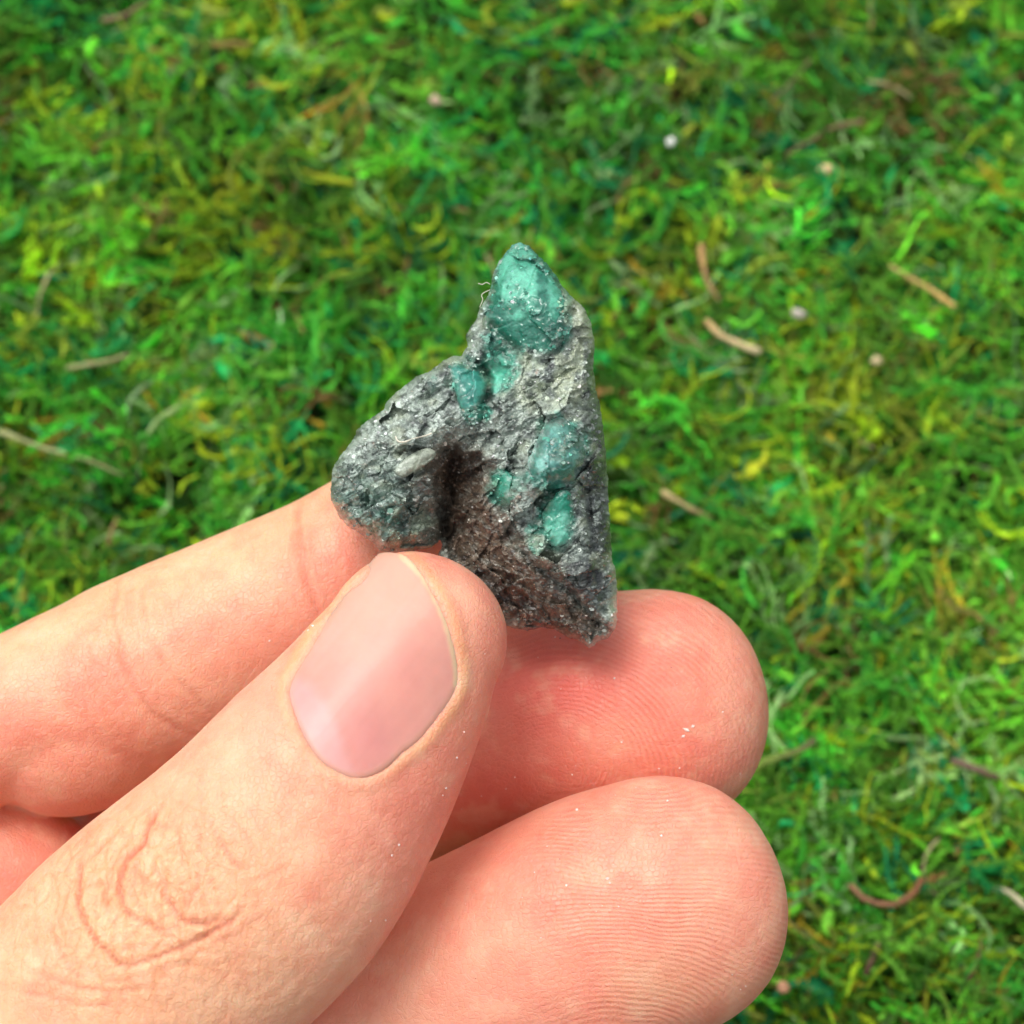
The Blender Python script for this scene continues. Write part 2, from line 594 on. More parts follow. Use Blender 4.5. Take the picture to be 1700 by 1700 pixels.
TAN, PALE, BRN, GRY = (206, 166, 104), (226, 208, 160), (128, 96, 62), (150, 128, 96)
SG = "dry stalks lying on the moss"
stalk("straw", "thick tan straw with pale broken end on the moss just right of the stone's tip", "straw", [(1172, 532), (1190, 552), (1222, 568), (1262, 584)], .62, .7, TAN, PALE, group=SG)
stalk("straw", "pale yellow jointed straw lying diagonally near the right edge above centre", "straw", [(1478, 440), (1520, 468), (1550, 484), (1584, 512)], .4, .62, (176, 156, 92), (216, 176, 96), group=SG)
stalk("straw", "short upright tan straw standing above the thick tan straw", "straw", [(1164, 408), (1167, 440), (1174, 468), (1196, 504)], .7, .35, (200, 156, 96), (140, 112, 70), group=SG)
stalk("straw", "long pale green straw lying across the moss at the left edge", "straw", [(-20, 712), (60, 738), (140, 764), (205, 792)], .55, .3, (176, 178, 118), (132, 150, 84), group=SG)
stalk("straw", "thin cream straw pointing up left of the stone, above the index finger", "straw", [(112, 612), (160, 604), (212, 590)], .5, .4, (158, 160, 104), (176, 170, 116), group=SG)
stalk("straw", "stubby pale straw right beside the stone's lower right edge", "straw", [(1100, 818), (1130, 836), (1180, 862)], .6, .5, (196, 176, 120), (170, 150, 96), group=SG)
stalk("straw", "curled bleached straw cut by the right edge near the bottom corner", "straw", [(1650, 1478), (1675, 1482), (1705, 1508)], .45, .5, (150, 150, 112), (222, 210, 170), group=SG)
stalk("twig", "arched brown twig on the moss towards the top right corner", "twig", [(1300, 262), (1340, 238), (1380, 214), (1432, 202)], .35, .55, (112, 84, 52), (136, 108, 76), group=SG)
stalk("twig", "thin dark brown twig near the top edge, right of centre", "twig", [(1278, 168), (1310, 142), (1345, 100)], .32, .28, (120, 92, 62), (110, 84, 60), group=SG)
stalk("twig", "bent rusty brown twig right of the lowest fingertip", "twig", [(1412, 1468), (1440, 1494), (1482, 1502), (1512, 1486), (1530, 1462)], .55, .7, (142, 104, 72), (134, 84, 46), group=SG)
stalk("twig", "short dark twig leaning below the bent rusty twig", "twig", [(1436, 1620), (1448, 1590), (1462, 1566), (1480, 1556)], .5, .65, (112, 84, 60), (128, 98, 72), group=SG)
stalk("twig", "stout green and brown stem poking out beside the middle fingertip", "stem", [(1240, 1280), (1280, 1262), (1325, 1248), (1352, 1230)], .8, .6, (124, 158, 40), (104, 92, 62), group=SG)
stalk("twig", "reddish brown twig at the right edge below centre", "twig", [(1580, 1264), (1620, 1278), (1655, 1292)], .55, .6, (122, 92, 80), (110, 92, 64), group=SG)
stalk("twig", "grey brown twig near the top left corner", "twig", [(170, 34), (205, 28), (248, 4)], .5, .4, GRY, BRN, group=SG)
stalk("twig", "slim tan twig on the moss just above the index finger's middle joint", "twig", [(180, 906), (186, 880), (196, 862)], .4, .32, (150, 120, 70), (138, 114, 66), group=SG)


def grit(label, px, py, size, col, h=11.2):
    base = ground_at(px, py, h)
    a = np.linspace(0, np.pi, 7)[1:-1]; b = np.linspace(0, 2 * np.pi, 10, endpoint=False)
    d = np.array([[0, 0, 1]] + [[math.sin(i) * math.cos(j), math.sin(i) * math.sin(j), math.cos(i)] for i in a for j in b] + [[0, 0, -1]])
    V = d * np.array(size) * .8 * (1 + 0.8 * fbm(d * 1.7 + px, 3, 9))[:, None]
    idx = 1 + np.arange(50).reshape(5, 10); j = np.roll(idx, -1, 1)
    F4 = np.stack([idx[:-1], idx[1:], j[1:], j[:-1]], -1).reshape(-1, 4)
    F3 = np.vstack([np.stack([np.zeros(10, int), idx[0], j[0]], 1), np.stack([np.full(10, 51), j[-1], idx[-1]], 1)])
    me = make_mesh("wood_chip" if col[2] < 170 else "pebble", V, [F4, F3])
    set_color(me, "tint", np.repeat(srgb(*col)[None], len(V), 0))
    o = add_obj(me.name.split(".")[0], me, m_grit.m, mw=Matrix.Translation(Vector(base * MM)))
    tag(o, label, "wood chip" if col[2] < 170 else "pebble", "crumbs lying on the moss")


grit("tiny bright white pebble in the moss, upper right", 1113, 236, (.8, .9, .7), (236, 236, 228), 13)
grit("small round tan chip under a green scrap, upper right", 1370, 282, (1.2, 1.0, .9), (226, 190, 140))
grit("pale grey pebble right of the tan straws", 1325, 520, (1.2, 1.0, .8), (196, 186, 172))
grit("pale pinkish chip in the moss above the stone's tip", 724, 166, (1.0, 1.0, .8), (206, 176, 150))
grit("cream chip in the moss near the right edge at mid height", 1455, 598, (1.0, .9, .7), (206, 186, 140))
grit("pinkish chip under the lowest fingertip", 1300, 1640, (1.0, .9, .7), (206, 150, 112), 11)

# ------------------------------------------------------------------ hand
# centre lines: photo pixel x, y, depth mm, half width (pixels), half depth (mm)
THUMB = [(-760, 2420, -4, 330, 13), (-450, 2250, 3, 320, 14), (-150, 1990, 7, 290, 12.5), (100, 1760, 9, 256, 11), (265, 1592, 10, 249, 10.4),
         (435, 1440, 10, 238, 9.6), (560, 1275, 9, 207, 8.6), (648, 1142, 8, 172, 7.4), (690, 1068, 7.2, 150, 6.4)]
INDEX = [(-900, 1560, -16, 190, 10), (-520, 1430, -14, 165, 9.5), (-180, 1280, -12, 132, 8.4), (-3, 1198, -12, 132, 8.2), (102, 1162, -12.5, 146, 8.3), (215, 1128, -13, 165, 8.2),
         (380, 1050, -14, 158, 7.8), (535, 972, -14, 147, 7.2), (640, 906, -14.5, 138, 7.0), (735, 845, -15, 122, 6.4)]
MIDDLE = [(-900, 1750, -18, 190, 10), (-520, 1610, -19, 170, 9.5), (-180, 1490, -20, 165, 9), (-20, 1462, -17.5, 162, 8.6), (66, 1478, -18.5, 128, 7.4), (124, 1505, -26, 70, 4.2), (185, 1450, -26, 132, 7), (270, 1404, -24, 160, 8.6),
          (450, 1360, -22, 170, 8.8), (650, 1290, -21, 176, 8.6), (820, 1228, -17, 190, 9), (960, 1190, -14, 200, 9.2), (1078, 1178, -12.8, 201, 9)]
RING = [(-900, 2000, -18, 190, 10), (-450, 1990, -20, 180, 9.5), (-50, 1900, -21, 180, 9.2), (300, 1840, -19, 190, 9), (520, 1770, -8, 205, 9.0), (720, 1672, -3.5, 218, 9.2),
        (900, 1588, -0.5, 223, 9.2), (1010, 1535, 0.4, 222, 9.0), (1088, 1508, 0.6, 218, 8.8)]
PINKY = [(-900, 2230, -17, 170, 9), (-450, 2260, -20, 160, 8.5), (0, 2230, -20, 160, 8.2), (350, 2170, -16, 165, 8), (600, 2110, -12, 165, 8), (800, 2080, -10, 160, 7.6)]
PALM = [(-2700, 3100, -14, 560, 24), (-2000, 2680, -14, 500, 21), (-1500, 2370, -14, 460, 17.5), (-1150, 2130, -15, 560, 16.5), (-850, 1920, -17, 520, 14)]


FLESH = [(-300, 1340, -14, 90, 6), (-150, 1262, -13.6, 104, 7.2), (-40, 1214, -13.2, 116, 7.6), (45, 1204, -13, 136, 7.8), (112, 1206, -13, 150, 8), (175, 1180, -13.2, 146, 7.6), (240, 1145, -13.6, 120, 7)]   # fold of flesh under the bent index joint


def sweep(ctrl, cap_len=1.0, sides=40, power=2.0):
    c = np.asarray(ctrl, float)
    q = catmull(c, 10)
    pos = P(q[:, 0], q[:, 1], q[:, 2])
    ru = q[:, 3] * PX * (D_HAND - q[:, 2]) / D_HAND
    rw = q[:, 4]
    T = np.gradient(pos, axis=0); T /= np.linalg.norm(T, axis=1, keepdims=True)
    tl, p0, ue, we = T[-1], pos[-1], ru[-1], rw[-1]
    k = np.sin(np.linspace(0, np.pi / 2, 12))[1:]
    k[-1] = 0.9995
    s = (1 - k ** power) ** (1 / power)
    pos = np.vstack([pos, p0 + tl * (k * ue * cap_len)[:, None]])
    ru = np.concatenate([ru, ue * s]); rw = np.concatenate([rw, we * s]); T = np.vstack([T, np.repeat(tl[None], len(k), 0)])
    zax = np.array([0, 0, 1.0])
    A = np.cross(T, zax); A /= np.linalg.norm(A, axis=1, keepdims=True)
    B = np.cross(A, T)
    ang = np.linspace(0, 2 * np.pi, sides, endpoint=False)
    V = pos[:, None] + A[:, None] * (np.cos(ang)[None] * ru[:, None])[..., None] + B[:, None] * (np.sin(ang)[None] * rw[:, None])[..., None]
    n = len(pos)
    idx = np.arange(n * sides).reshape(n, sides); j = np.roll(idx, -1, 1)
    F = np.stack([idx[:-1], idx[1:], j[1:], j[:-1]], -1).reshape(-1, 4)
    V = np.vstack([V.reshape(-1, 3), pos[:1], pos[-1:] + tl * 0.01])
    caps = np.vstack([np.stack([np.full(sides, n * sides), idx[0], j[0]], 1), np.stack([np.full(sides, n * sides + 1), j[-1], idx[-1]], 1)])
    return V, F, caps, pos, ru


FINGERS = [("thumb", THUMB, 1.0, 2.2), ("index", INDEX, 1.0, 2.0), ("middle", MIDDLE, 0.98, 2.15), ("ring", RING, 1.0, 2.15), ("pinky", PINKY, 1.0, 2.0), ("palm", PALM, 0.9, 2.3), ("flesh", FLESH, 0.6, 2.0)]
HV, H4, H3, off = [], [], [], 0
axes = []
for nm, ctrl, cl, pw in FINGERS:
    V, F, caps, pos, ru = sweep(ctrl, cl, 40, pw)
    HV.append(V); H4.append(F + off); H3.append(caps + off); off += len(V)
    axes.append((pos, ru))
raw = bpy.data.objects.new("raw", make_mesh("raw", np.vstack(HV), [np.vstack(H4), np.vstack(H3)]))
COL.objects.link(raw)
md = raw.modifiers.new("remesh", 'REMESH')
md.mode = 'VOXEL'
md.voxel_size = 0.30 * MM
dg = bpy.context.evaluated_depsgraph_get()
hand_me = bpy.data.meshes.new_from_object(raw.evaluated_get(dg))
bpy.data.objects.remove(raw)
hand_me.name = "hand"


def get_v(me):
    a = np.empty(len(me.vertices) * 3, np.float32); me.vertices.foreach_get("co", a)
    return a.reshape(-1, 3).astype(float) / MM


def set_v(me, V):
    me.vertices.foreach_set("co", (V * MM).astype(np.float32).ravel()); me.update()


def get_n(me):
    a = np.empty(len(me.vertices) * 3, np.float32); me.vertex_normals.foreach_get("vector", a)
    return a.reshape(-1, 3).astype(float)


E = np.empty(len(hand_me.edges) * 2, np.int32); hand_me.edges.foreach_get("vertices", E); E = E.reshape(-1, 2)
HVt = get_v(hand_me)
deg = np.bincount(E.ravel(), minlength=len(HVt)).astype(float)


def laplace(F, it, lam=0.5):
    one = F.ndim == 1
    F = F[:, None] if one else F.copy()
    for _ in range(it):
        S = np.stack([np.bincount(E[:, 0], F[E[:, 1], k], len(F)) + np.bincount(E[:, 1], F[E[:, 0], k], len(F)) for k in range(F.shape[1])], 1)
        F = F + lam * (S / deg[:, None] - F)
    return F[:, 0] if one else F


HVt = laplace(HVt, 7)
set_v(hand_me, HVt)
N = get_n(hand_me)
pp = to_px(HVt)
# nearest finger (the fold counts as index)
fid = np.zeros(len(HVt), int); best = np.full(len(HVt), 1e9)
for k, (pos, ru) in enumerate(axes):
    sel = slice(None, None, 2)
    for q, r_ in zip(pos[sel], ru[sel]):
        d = np.linalg.norm(HVt - q, axis=1) - r_
        m = d < best
        best[m] = d[m]; fid[m] = k
fid[fid == 6] = 1
front = sstep(0.02, 0.3, N[:, 2])
is_t, is_i, is_m, is_r = (laplace((fid == k).astype(float), 3) for k in range(4))


def zl(pts, ox, oy, s):
    return [(ox + x * s, oy + y * s) for x, y in pts]


NAIL = catmull(np.array(zl([(325, 915), (345, 1000), (405, 1150), (480, 1270), (570, 1350), (700, 1402), (800, 1390), (890, 1345), (980, 1262), (1085, 1180), (1195, 1045),
        (1265, 945), (1296, 850), (1288, 740), (1250, 560), (1210, 450), (1150, 340), (1105, 265), (1050, 195), (985, 140), (850, 132), (760, 235), (600, 440), (480, 615), (385, 770), (342, 845)], 380, 880, 0.294)), 4)
nd, _ = poly_sd(pp, NAIL)
nd = nd * PX
tsel = is_t * sstep(-0.1, 0.15, N[:, 2])
disp = np.zeros(len(HVt)); groove = np.zeros(len(HVt))
# nail bed and the folds of skin round it (no fold at the free edge)
freeedge = sstep(985, 930, pp[:, 1])
disp += tsel * np.where(nd > -.1, -0.45 * sstep(-.1, 0.55, nd), 0)
disp += tsel * (1 - freeedge) * 0.20 * np.exp(-((np.minimum(nd, 0) + 0.5) / 0.6) ** 2) * (nd < 0)


def crease(lines, ox, oy, s, sel, depth, width, bulge=0.4):
    global disp, groove
    for ln in lines:
        k = 1.0
        if isinstance(ln, tuple):
            k, ln = ln
        q = catmull(np.array(zl(ln, ox, oy, s)), 5)
        lo, hi = q.min(0) - 60, q.max(0) + 60
        m = (sel > 0.01) & (pp[:, 0] > lo[0]) & (pp[:, 0] < hi[0]) & (pp[:, 1] > lo[1]) & (pp[:, 1] < hi[1])
        wob = pp[m] + 3.0 * np.stack([vnoise(pp[m] / 26, 3), vnoise(pp[m] / 26, 4)], 1)
        d = seg_dist(wob, q) * PX
        # fade at the two ends
        end = np.minimum(np.hypot(*(pp[m] - q[0]).T), np.hypot(*(pp[m] - q[-1]).T)) * PX
        fade = 0.35 + 0.65 * sstep(0, 1.6, end)
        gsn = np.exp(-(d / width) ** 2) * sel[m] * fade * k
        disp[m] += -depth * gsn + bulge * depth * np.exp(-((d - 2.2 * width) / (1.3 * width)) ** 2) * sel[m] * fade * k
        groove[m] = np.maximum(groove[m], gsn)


KN = [[(335, 290), (318, 400), (315, 490), (340, 560), (390, 640), (440, 690), (512, 740), (600, 706), (700, 672), (780, 640), (862, 594), (930, 560), (972, 508)],
      [(655, 85), (590, 190), (578, 240), (520, 300), (490, 370), (490, 440), (512, 512), (560, 552), (632, 582), (692, 632)],
      (1.2, [(640, 430), (690, 484), (738, 545), (820, 562), (905, 545)]),
      (0.7, [(618, 330), (660, 400), (690, 484)]),
      (0.6, [(806, 330), (800, 400), (770, 470), (742, 540)]),
      (0.7, [(452, 330), (440, 420), (428, 490), (452, 560)]), (0.6, [(850, 150), (882, 220), (922, 290), (972, 348), (1006, 338)]),
      (0.5, [(700, 140), (730, 250), (752, 322)]), (0.6, [(460, 215), (385, 285), (338, 345)]), (0.5, [(590, 110), (640, 170), (720, 180)]),
      (0.5, [(340, 420), (400, 408), (450, 420), (520, 470)]), (0.4, [(770, 130), (800, 200), (806, 300)]), (0.45, [(560, 290), (540, 380), (548, 470), (600, 540)]),
      (0.55, [(205, 590), (240, 680), (300, 760), (380, 800)]), (0.5, [(80, 740), (200, 782), (330, 828), (480, 836), (620, 818)]),
      (0.45, [(250, 700), (330, 740), (420, 790), (560, 790)]), (0.45, [(60, 830), (180, 860), (320, 890), (480, 900)]), (0.4, [(150, 560), (140, 660), (180, 760)]),
      (0.4, [(470, 700), (520, 660), (600, 660), (690, 640)]), (0.35, [(900, 110), (960, 180), (1040, 260)]), (0.35, [(520, 350), (600, 400), (650, 420)]),
      (0.35, [(640, 250), (700, 280), (790, 290)]), (0.35, [(400, 470), (470, 520), (530, 570)]), (0.4, [(700, 690), (780, 670), (840, 690)]),
      (0.3, [(980, 420), (1060, 380), (1180, 330)]), (0.3, [(620, 760), (700, 740), (800, 720)]), (0.3, [(20, 690), (80, 660), (130, 690)])]
tk = is_t * front
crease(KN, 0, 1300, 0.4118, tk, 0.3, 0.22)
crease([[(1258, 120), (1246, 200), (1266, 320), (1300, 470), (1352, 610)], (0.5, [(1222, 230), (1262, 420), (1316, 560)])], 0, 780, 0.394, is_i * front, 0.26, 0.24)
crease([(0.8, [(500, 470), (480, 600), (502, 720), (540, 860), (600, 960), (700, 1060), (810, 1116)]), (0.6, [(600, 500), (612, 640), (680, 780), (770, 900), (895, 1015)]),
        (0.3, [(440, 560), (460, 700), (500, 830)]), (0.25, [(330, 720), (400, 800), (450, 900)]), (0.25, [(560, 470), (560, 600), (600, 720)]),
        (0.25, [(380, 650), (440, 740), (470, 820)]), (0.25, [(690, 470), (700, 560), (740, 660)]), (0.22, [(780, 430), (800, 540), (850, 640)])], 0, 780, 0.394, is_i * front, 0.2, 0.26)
# soft lumps of flesh and fine net of lines over the thumb's knuckle
f1, gap, cid = worley((pp + 12 * np.stack([vnoise(pp / 60, 1), vnoise(pp / 60, 2)], 1)) / np.array([26, 20]), 3)
knuck = tk * np.exp(-(((pp[:, 0] - 240) / 210) ** 2 + ((pp[:, 1] - 1520) / 170) ** 2))
disp += 0.16 * knuck * (sstep(0, 0.35, gap) - 0.6)
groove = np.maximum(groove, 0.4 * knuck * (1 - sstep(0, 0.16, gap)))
f1, gap, cid = worley(np.stack([(pp[:, 0] * .75 + pp[:, 1] * .66) / 34, (-pp[:, 0] * .66 + pp[:, 1] * .75) / 10], 1) + .5 * vnoise(pp / 30, 8)[:, None], 5)
dorsal = tk * (nd < -0.4) * sstep(1250, 1330, pp[:, 1]) * sstep(800, 640, pp[:, 0])
disp += 0.06 * dorsal * (sstep(0, 0.3, gap) - 0.6)
disp += 0.10 * fbm(HVt / 6.0, 3, 71) + 0.02 * fbm(HVt / 1.2, 2, 73)
disp = laplace(disp, 1, 0.4)
HVt = HVt + N * disp[:, None]
set_v(hand_me, HVt)

# skin colour: yellower over the thumb's knuckle and the index, pinker at the finger pads
warm = srgb(242, 192, 148); pale = srgb(242, 182, 152); pink = srgb(237, 138, 118); red = srgb(222, 100, 88)
col = np.repeat(pale[None], len(HVt), 0)


def blend(w, c):
    global col
    w = np.clip(w, 0, 1)[:, None]
    col = col * (1 - w) + c * w


def spot(cx, cy, rx, ry=None):
    return np.exp(-(((pp[:, 0] - cx) / rx) ** 2 + ((pp[:, 1] - cy) / (ry or rx)) ** 2))


nz1 = fbm(HVt / 7, 3, 81)
blend(is_t * spot(240, 1500, 300, 230) * 0.8, warm)
blend(is_t * spot(60, 1690, 300, 160) * 0.5, warm)
blend(is_i * sstep(1120, 960, pp[:, 1] + 0.42 * (pp[:, 0] - 215)) * 0.75, warm)
blend(is_i * (spot(60, 1240, 170, 90) * .55 + spot(560, 930, 70, 130) * .55 + spot(420, 1060, 120, 60) * .3), pink)
blend(is_t * (spot(740, 1330, 110, 150) * .75 + spot(820, 1120, 45, 130) * .5 + spot(640, 1480, 120, 130) * .35), pink)
blend(is_m * (0.75 + .3 * nz1) * sstep(700, 950, pp[:, 0]), pink)
blend(is_m * sstep(700, 300, pp[:, 0]) * .6, pink)
blend(is_m * spot(900, 1130, 150, 100) * .8, red)  # occlusion between thumb, stone and middle finger, painted as red
blend(is_m * spot(800, 1330, 120, 90) * .6, red)  # painted occlusion beside the thumb's edge, near the ring finger
blend(is_m * spot(122, 1400, 26, 50) * .6, red)
blend(is_m * spot(1215, 1130, 60, 110) * .5, pale)
blend(is_m * spot(1020, 1230, 60, 50) * .45, pale)
blend(is_r * (0.55 + .3 * nz1) * sstep(600, 850, pp[:, 0]), pink)
blend(is_r * spot(1240, 1480, 80, 170) * .55, pale)
blend(is_r * spot(850, 1560, 110, 80) * .35, pale)
blend(is_r * spot(1100, 1640, 130, 70) * .35, warm)
edge_n = np.exp(-((nd + 0.45) / 0.4) ** 2) * tsel * (nd < 0)
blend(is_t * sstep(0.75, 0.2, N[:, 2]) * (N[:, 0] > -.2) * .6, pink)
blend(edge_n * 0.38 * sstep(1340, 1180, pp[:, 1] - .4 * (pp[:, 0] - 600)), srgb(240, 196, 128))
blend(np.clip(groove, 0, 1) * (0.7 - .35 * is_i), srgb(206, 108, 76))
blend(tsel * sstep(-.05, .5, nd), srgb(230, 150, 130))
nz2 = fbm(HVt / 2.6, 4, 83, .6)
blend(sstep(.05, .5, nz2) * .17, red)
blend(sstep(-.05, -.5, nz2) * .30, srgb(246, 206, 172))
blend(sstep(.1, .5, nz1) * .28, pink)
col *= (1 + 0.035 * nz1)[:, None]
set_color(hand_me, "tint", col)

# friction ridges: concentric loops on the two pads
wv = np.stack([fbm(HVt / 9, 3, 91), fbm(HVt / 9, 3, 92)], 1) * 26
q = pp + wv
ph_m = np.hypot((q[:, 0] - 925) * 0.92, (q[:, 1] - 1290)) * PX
ph_r = np.hypot((q[:, 0] - 1000) * 0.62, (q[:, 1] - 1850)) * PX
ph_t = np.hypot(q[:, 0] - 640, q[:, 1] - 1240) * PX
ph = np.where(fid == 2, ph_m, np.where(fid == 3, ph_r, ph_t)) * 2 * np.pi / 0.43
dep = is_m * sstep(780, 900, pp[:, 0]) * (0.6 + .8 * fbm(HVt / 4, 2, 94)) * (1 - .7 * spot(925, 1290, 110)) + is_r * sstep(820, 980, pp[:, 0]) * (0.6 + .8 * fbm(HVt / 4, 2, 95))
dep += 0.35 * is_t * sstep(-2.2, -3.5, nd) * sstep(760, 800, pp[:, 0] + 0) * (pp[:, 1] < 1400)
wrk = tk * (nd < -.3) * (np.exp(-(((pp[:, 0] - 210) / 190) ** 2 + ((pp[:, 1] - 1500) / 170) ** 2)) + .22 * sstep(1180, 1330, pp[:, 1]) * sstep(640, 480, pp[:, 0]) + .3 * sstep(-2.5, -1, nd))
wrk += is_i * front * (.45 * spot(190, 1060, 70, 150) + .3 * spot(500, 890, 35, 110) + .12)
set_float(hand_me, "wrinkle", np.clip(wrk, 0, 1))
set_float(hand_me, "ridge_phase", ph)
set_float(hand_me, "ridge_depth", np.clip(dep, 0, 1.1) * front)
hand_me.polygons.foreach_set("use_smooth", np.ones(len(hand_me.polygons), bool))
hand_me.materials.clear()
hand = add_obj("hand", hand_me, m_skin.m, mw=HAND_MAT)
tag(hand, "bare left hand reaching in from the lower left, pinching the rough green stone", "hand")


# ------------------------------------------------------------------ solids cut from an outline: grid in the outline, own front and back relief
def outline_solid(name, poly, step, ztop, zbot, colour, mat, parent=None, mw=None, nudge=None):
    poly = np.asarray(poly, float)
    lo, hi = poly.min(0) - step, poly.max(0) + step
    nx, ny = (np.ceil((hi - lo) / step).astype(int) + 1)
    X, Y = np.meshgrid(lo[0] + np.arange(nx) * step, lo[1] + np.arange(ny) * step)
    q = np.stack([X.ravel(), Y.ravel()], 1)
    sd, near = poly_sd(q, poly)
    ok = sd > -step * 0.72
    snap = ok & (sd < step * 0.28)
    q[snap] = near[snap]; sd = np.where(snap, 0, sd)
    I = np.arange(nx * ny).reshape(ny, nx)
    cells = np.stack([I[:-1, :-1], I[1:, :-1], I[1:, 1:], I[:-1, 1:]], -1).reshape(-1, 4)
    cells = cells[ok[cells].all(1)]
    use = np.unique(cells)
    mp = np.full(nx * ny, -1); mp[use] = np.arange(len(use))
    cells = mp[cells]; q = q[use]; sd = sd[use]
    n = len(q)
    zt = ztop(q, sd * PX); zb = np.minimum(zbot(q, sd * PX), zt - 0.02)
    top = P(q[:, 0], q[:, 1], zt); bot = P(q[:, 0], q[:, 1], zb)
    if nudge is not None:
        top[:, :2] += nudge(q, sd * PX)
    # side wall along the boundary edges of the cell set
    e = np.concatenate([cells[:, [0, 1]], cells[:, [1, 2]], cells[:, [2, 3]], cells[:, [3, 0]]])
    key = np.minimum(e[:, 0], e[:, 1]).astype(np.int64) * n + np.maximum(e[:, 0], e[:, 1])
    u, inv, cnt = np.unique(key, return_inverse=True, return_counts=True)
    b = e[cnt[inv] == 1]
    wall = np.stack([b[:, 1], b[:, 0], b[:, 0] + n, b[:, 1] + n], 1)
    me = make_mesh(name, np.vstack([top, bot]), [cells, cells[:, ::-1] + n, wall])
    c = colour(q, sd * PX)
    set_color(me, "tint", np.vstack([c, c]))
    return add_obj(name, me, mat, parent, mw)


# ------------------------------------------------------------------ thumbnail, a plate lying on the nail bed
bvh = BVHTree.FromPolygons(HVt.tolist(), [tuple(p.vertices) for p in hand_me.polygons])
# smooth nail shape: quadratic/cubic fit to the bed's depth
gx, gy = np.meshgrid(np.arange(460, 780, 8.0), np.arange(905, 1310, 8.0))
gq = np.stack([gx.ravel(), gy.ravel()], 1)
gsd, _ = poly_sd(gq, NAIL)
gq = gq[gsd > 6]
zs = []
eye = Vector((0, 0, D_HAND))
for a in gq:
    d = Vector(P(a[0], a[1], 0)) - eye
    h = bvh.ray_cast(eye, d.normalized())
    zs.append(h[0].z if h[0] is not None else np.nan)
zs = np.array(zs); good = ~np.isnan(zs)


def nail_basis(q):
    u = (q - np.array([620, 1110])) / 200
    a = (u[:, 0] * .77 + u[:, 1] * .64); b = (u[:, 0] * .64 - u[:, 1] * .77)      # across, along
    return np.stack([np.ones(len(q)), a, b, a * a, a * b, b * b, a ** 3, a * a * b, a ** 4], 1)


coef = np.linalg.lstsq(nail_basis(gq[good]), zs[good], rcond=None)[0]
LUN = catmull(np.array(zl([(335, 850), (395, 850), (465, 888), (548, 990), (606, 1110), (648, 1235), (700, 1410)], 380, 880, .294)), 5)


def nail_top(q, d):
    return nail_basis(q) @ coef + 0.46 - .22 * (1 - np.clip(d / 0.55, 0, 1)) ** 2 + .012 * fbm(np.stack([((q[:, 0] - 620) * .77 + (q[:, 1] - 1110) * .64) / 9, ((q[:, 0] - 620) * .64 - (q[:, 1] - 1110) * .77) / 160], 1), 2, 301)


def nail_col(q, d):
    c = np.repeat(srgb(222, 152, 140)[None], len(q), 0)
    def b(w, k):
        nonlocal c
        w = np.clip(w, 0, 1)[:, None]; c = c * (1 - w) + k * w
    g = lambda x, y, r, s: np.exp(-(((q[:, 0] - x) / r) ** 2 + ((q[:, 1] - y) / s) ** 2))
    b(g(660, 1120, 60, 80) * .4, srgb(224, 146, 134))
    b(g(580, 1060, 70, 70) * .6, srgb(236, 180, 164))
    b(.12 + .1 * fbm(q / 40, 2, 307), srgb(240, 190, 160))
    b(g(620, 980, 70, 50) * .7, srgb(230, 176, 160))
    b(g(610, 1230, 45, 60) * .6, srgb(214, 138, 134))
    lp = np.vstack([LUN, [[560, 1340], [440, 1290], [440, 1130]]])
    sd, _ = poly_sd(q, lp)
    b(sstep(-13, 12, sd + 5 * vnoise(q / 24, 5)) * .36, srgb(232, 184, 186))
    b(sstep(1120, 960, q[:, 1]) * .5, srgb(236, 184, 158))
    b((1 - sstep(.1, .75, d)) * .6, srgb(236, 172, 146))
    fe = catmull(np.array(zl([(985, 140), (1105, 265), (1210, 450), (1290, 740), (1300, 870)], 380, 880, .294)), 5)
    fd = seg_dist(q, fe) * PX
    b((1 - sstep(.25, .6, fd + .12 * vnoise(q / 12, 3))) * .6, srgb(246, 216, 170))
    c = c * .93 * (1 + .06 * fbm(q / 26, 4, 303))[:, None] * (1 + .03 * fbm(np.stack([((q[:, 0] - 620) * .77 + (q[:, 1] - 1110) * .64) / 7, ((q[:, 0] - 620) * .64 - (q[:, 1] - 1110) * .77) / 120], 1), 3, 305))[:, None]
    return c


outline_solid("thumbnail", NAIL, 3.2, nail_top, lambda q, d: nail_top(q, d) - 0.35 - 0.25 * sstep(0, .5, d), nail_col, m_nail.m, parent=hand)

# ------------------------------------------------------------------ the stone
OUT = np.array([(864, 402), (879, 407), (890, 421), (907, 436), (922, 456), (934, 475), (947, 490), (961, 502), (973, 517), (980, 536), (986, 558), (987, 583),
                (985, 615), (989, 644), (996, 675), (1001, 710), (1004, 739), (1006, 752), (1009, 799), (1011, 847), (1014, 895), (1016, 930), (1022, 942), (1024, 974),
                (1025, 1025), (1022, 1044), (1009, 1060), (993, 1065), (987, 1071), (977, 1076), (965, 1066), (942, 1057), (917, 1044), (898, 1041), (876, 1047),
                (850, 1042), (831, 1034), (795, 1030), (745, 985), (722, 940), (734, 905), (731, 896), (722, 906), (708, 911), (691, 914), (676, 919), (657, 918), (631, 914), (618, 901), (596, 885),
                (580, 876), (564, 860), (555, 841), (548, 828), (550, 799), (553, 777), (564, 758), (580, 739), (588, 729), (593, 713), (612, 698), (638, 679),
                (642, 666), (663, 647), (688, 626), (711, 618), (736, 599), (753, 590), (766, 591), (776, 574), (773, 558), (779, 545), (790, 532), (796, 513),
                (806, 498), (815, 478), (817, 456), (825, 439), (838, 421), (850, 407)], float)
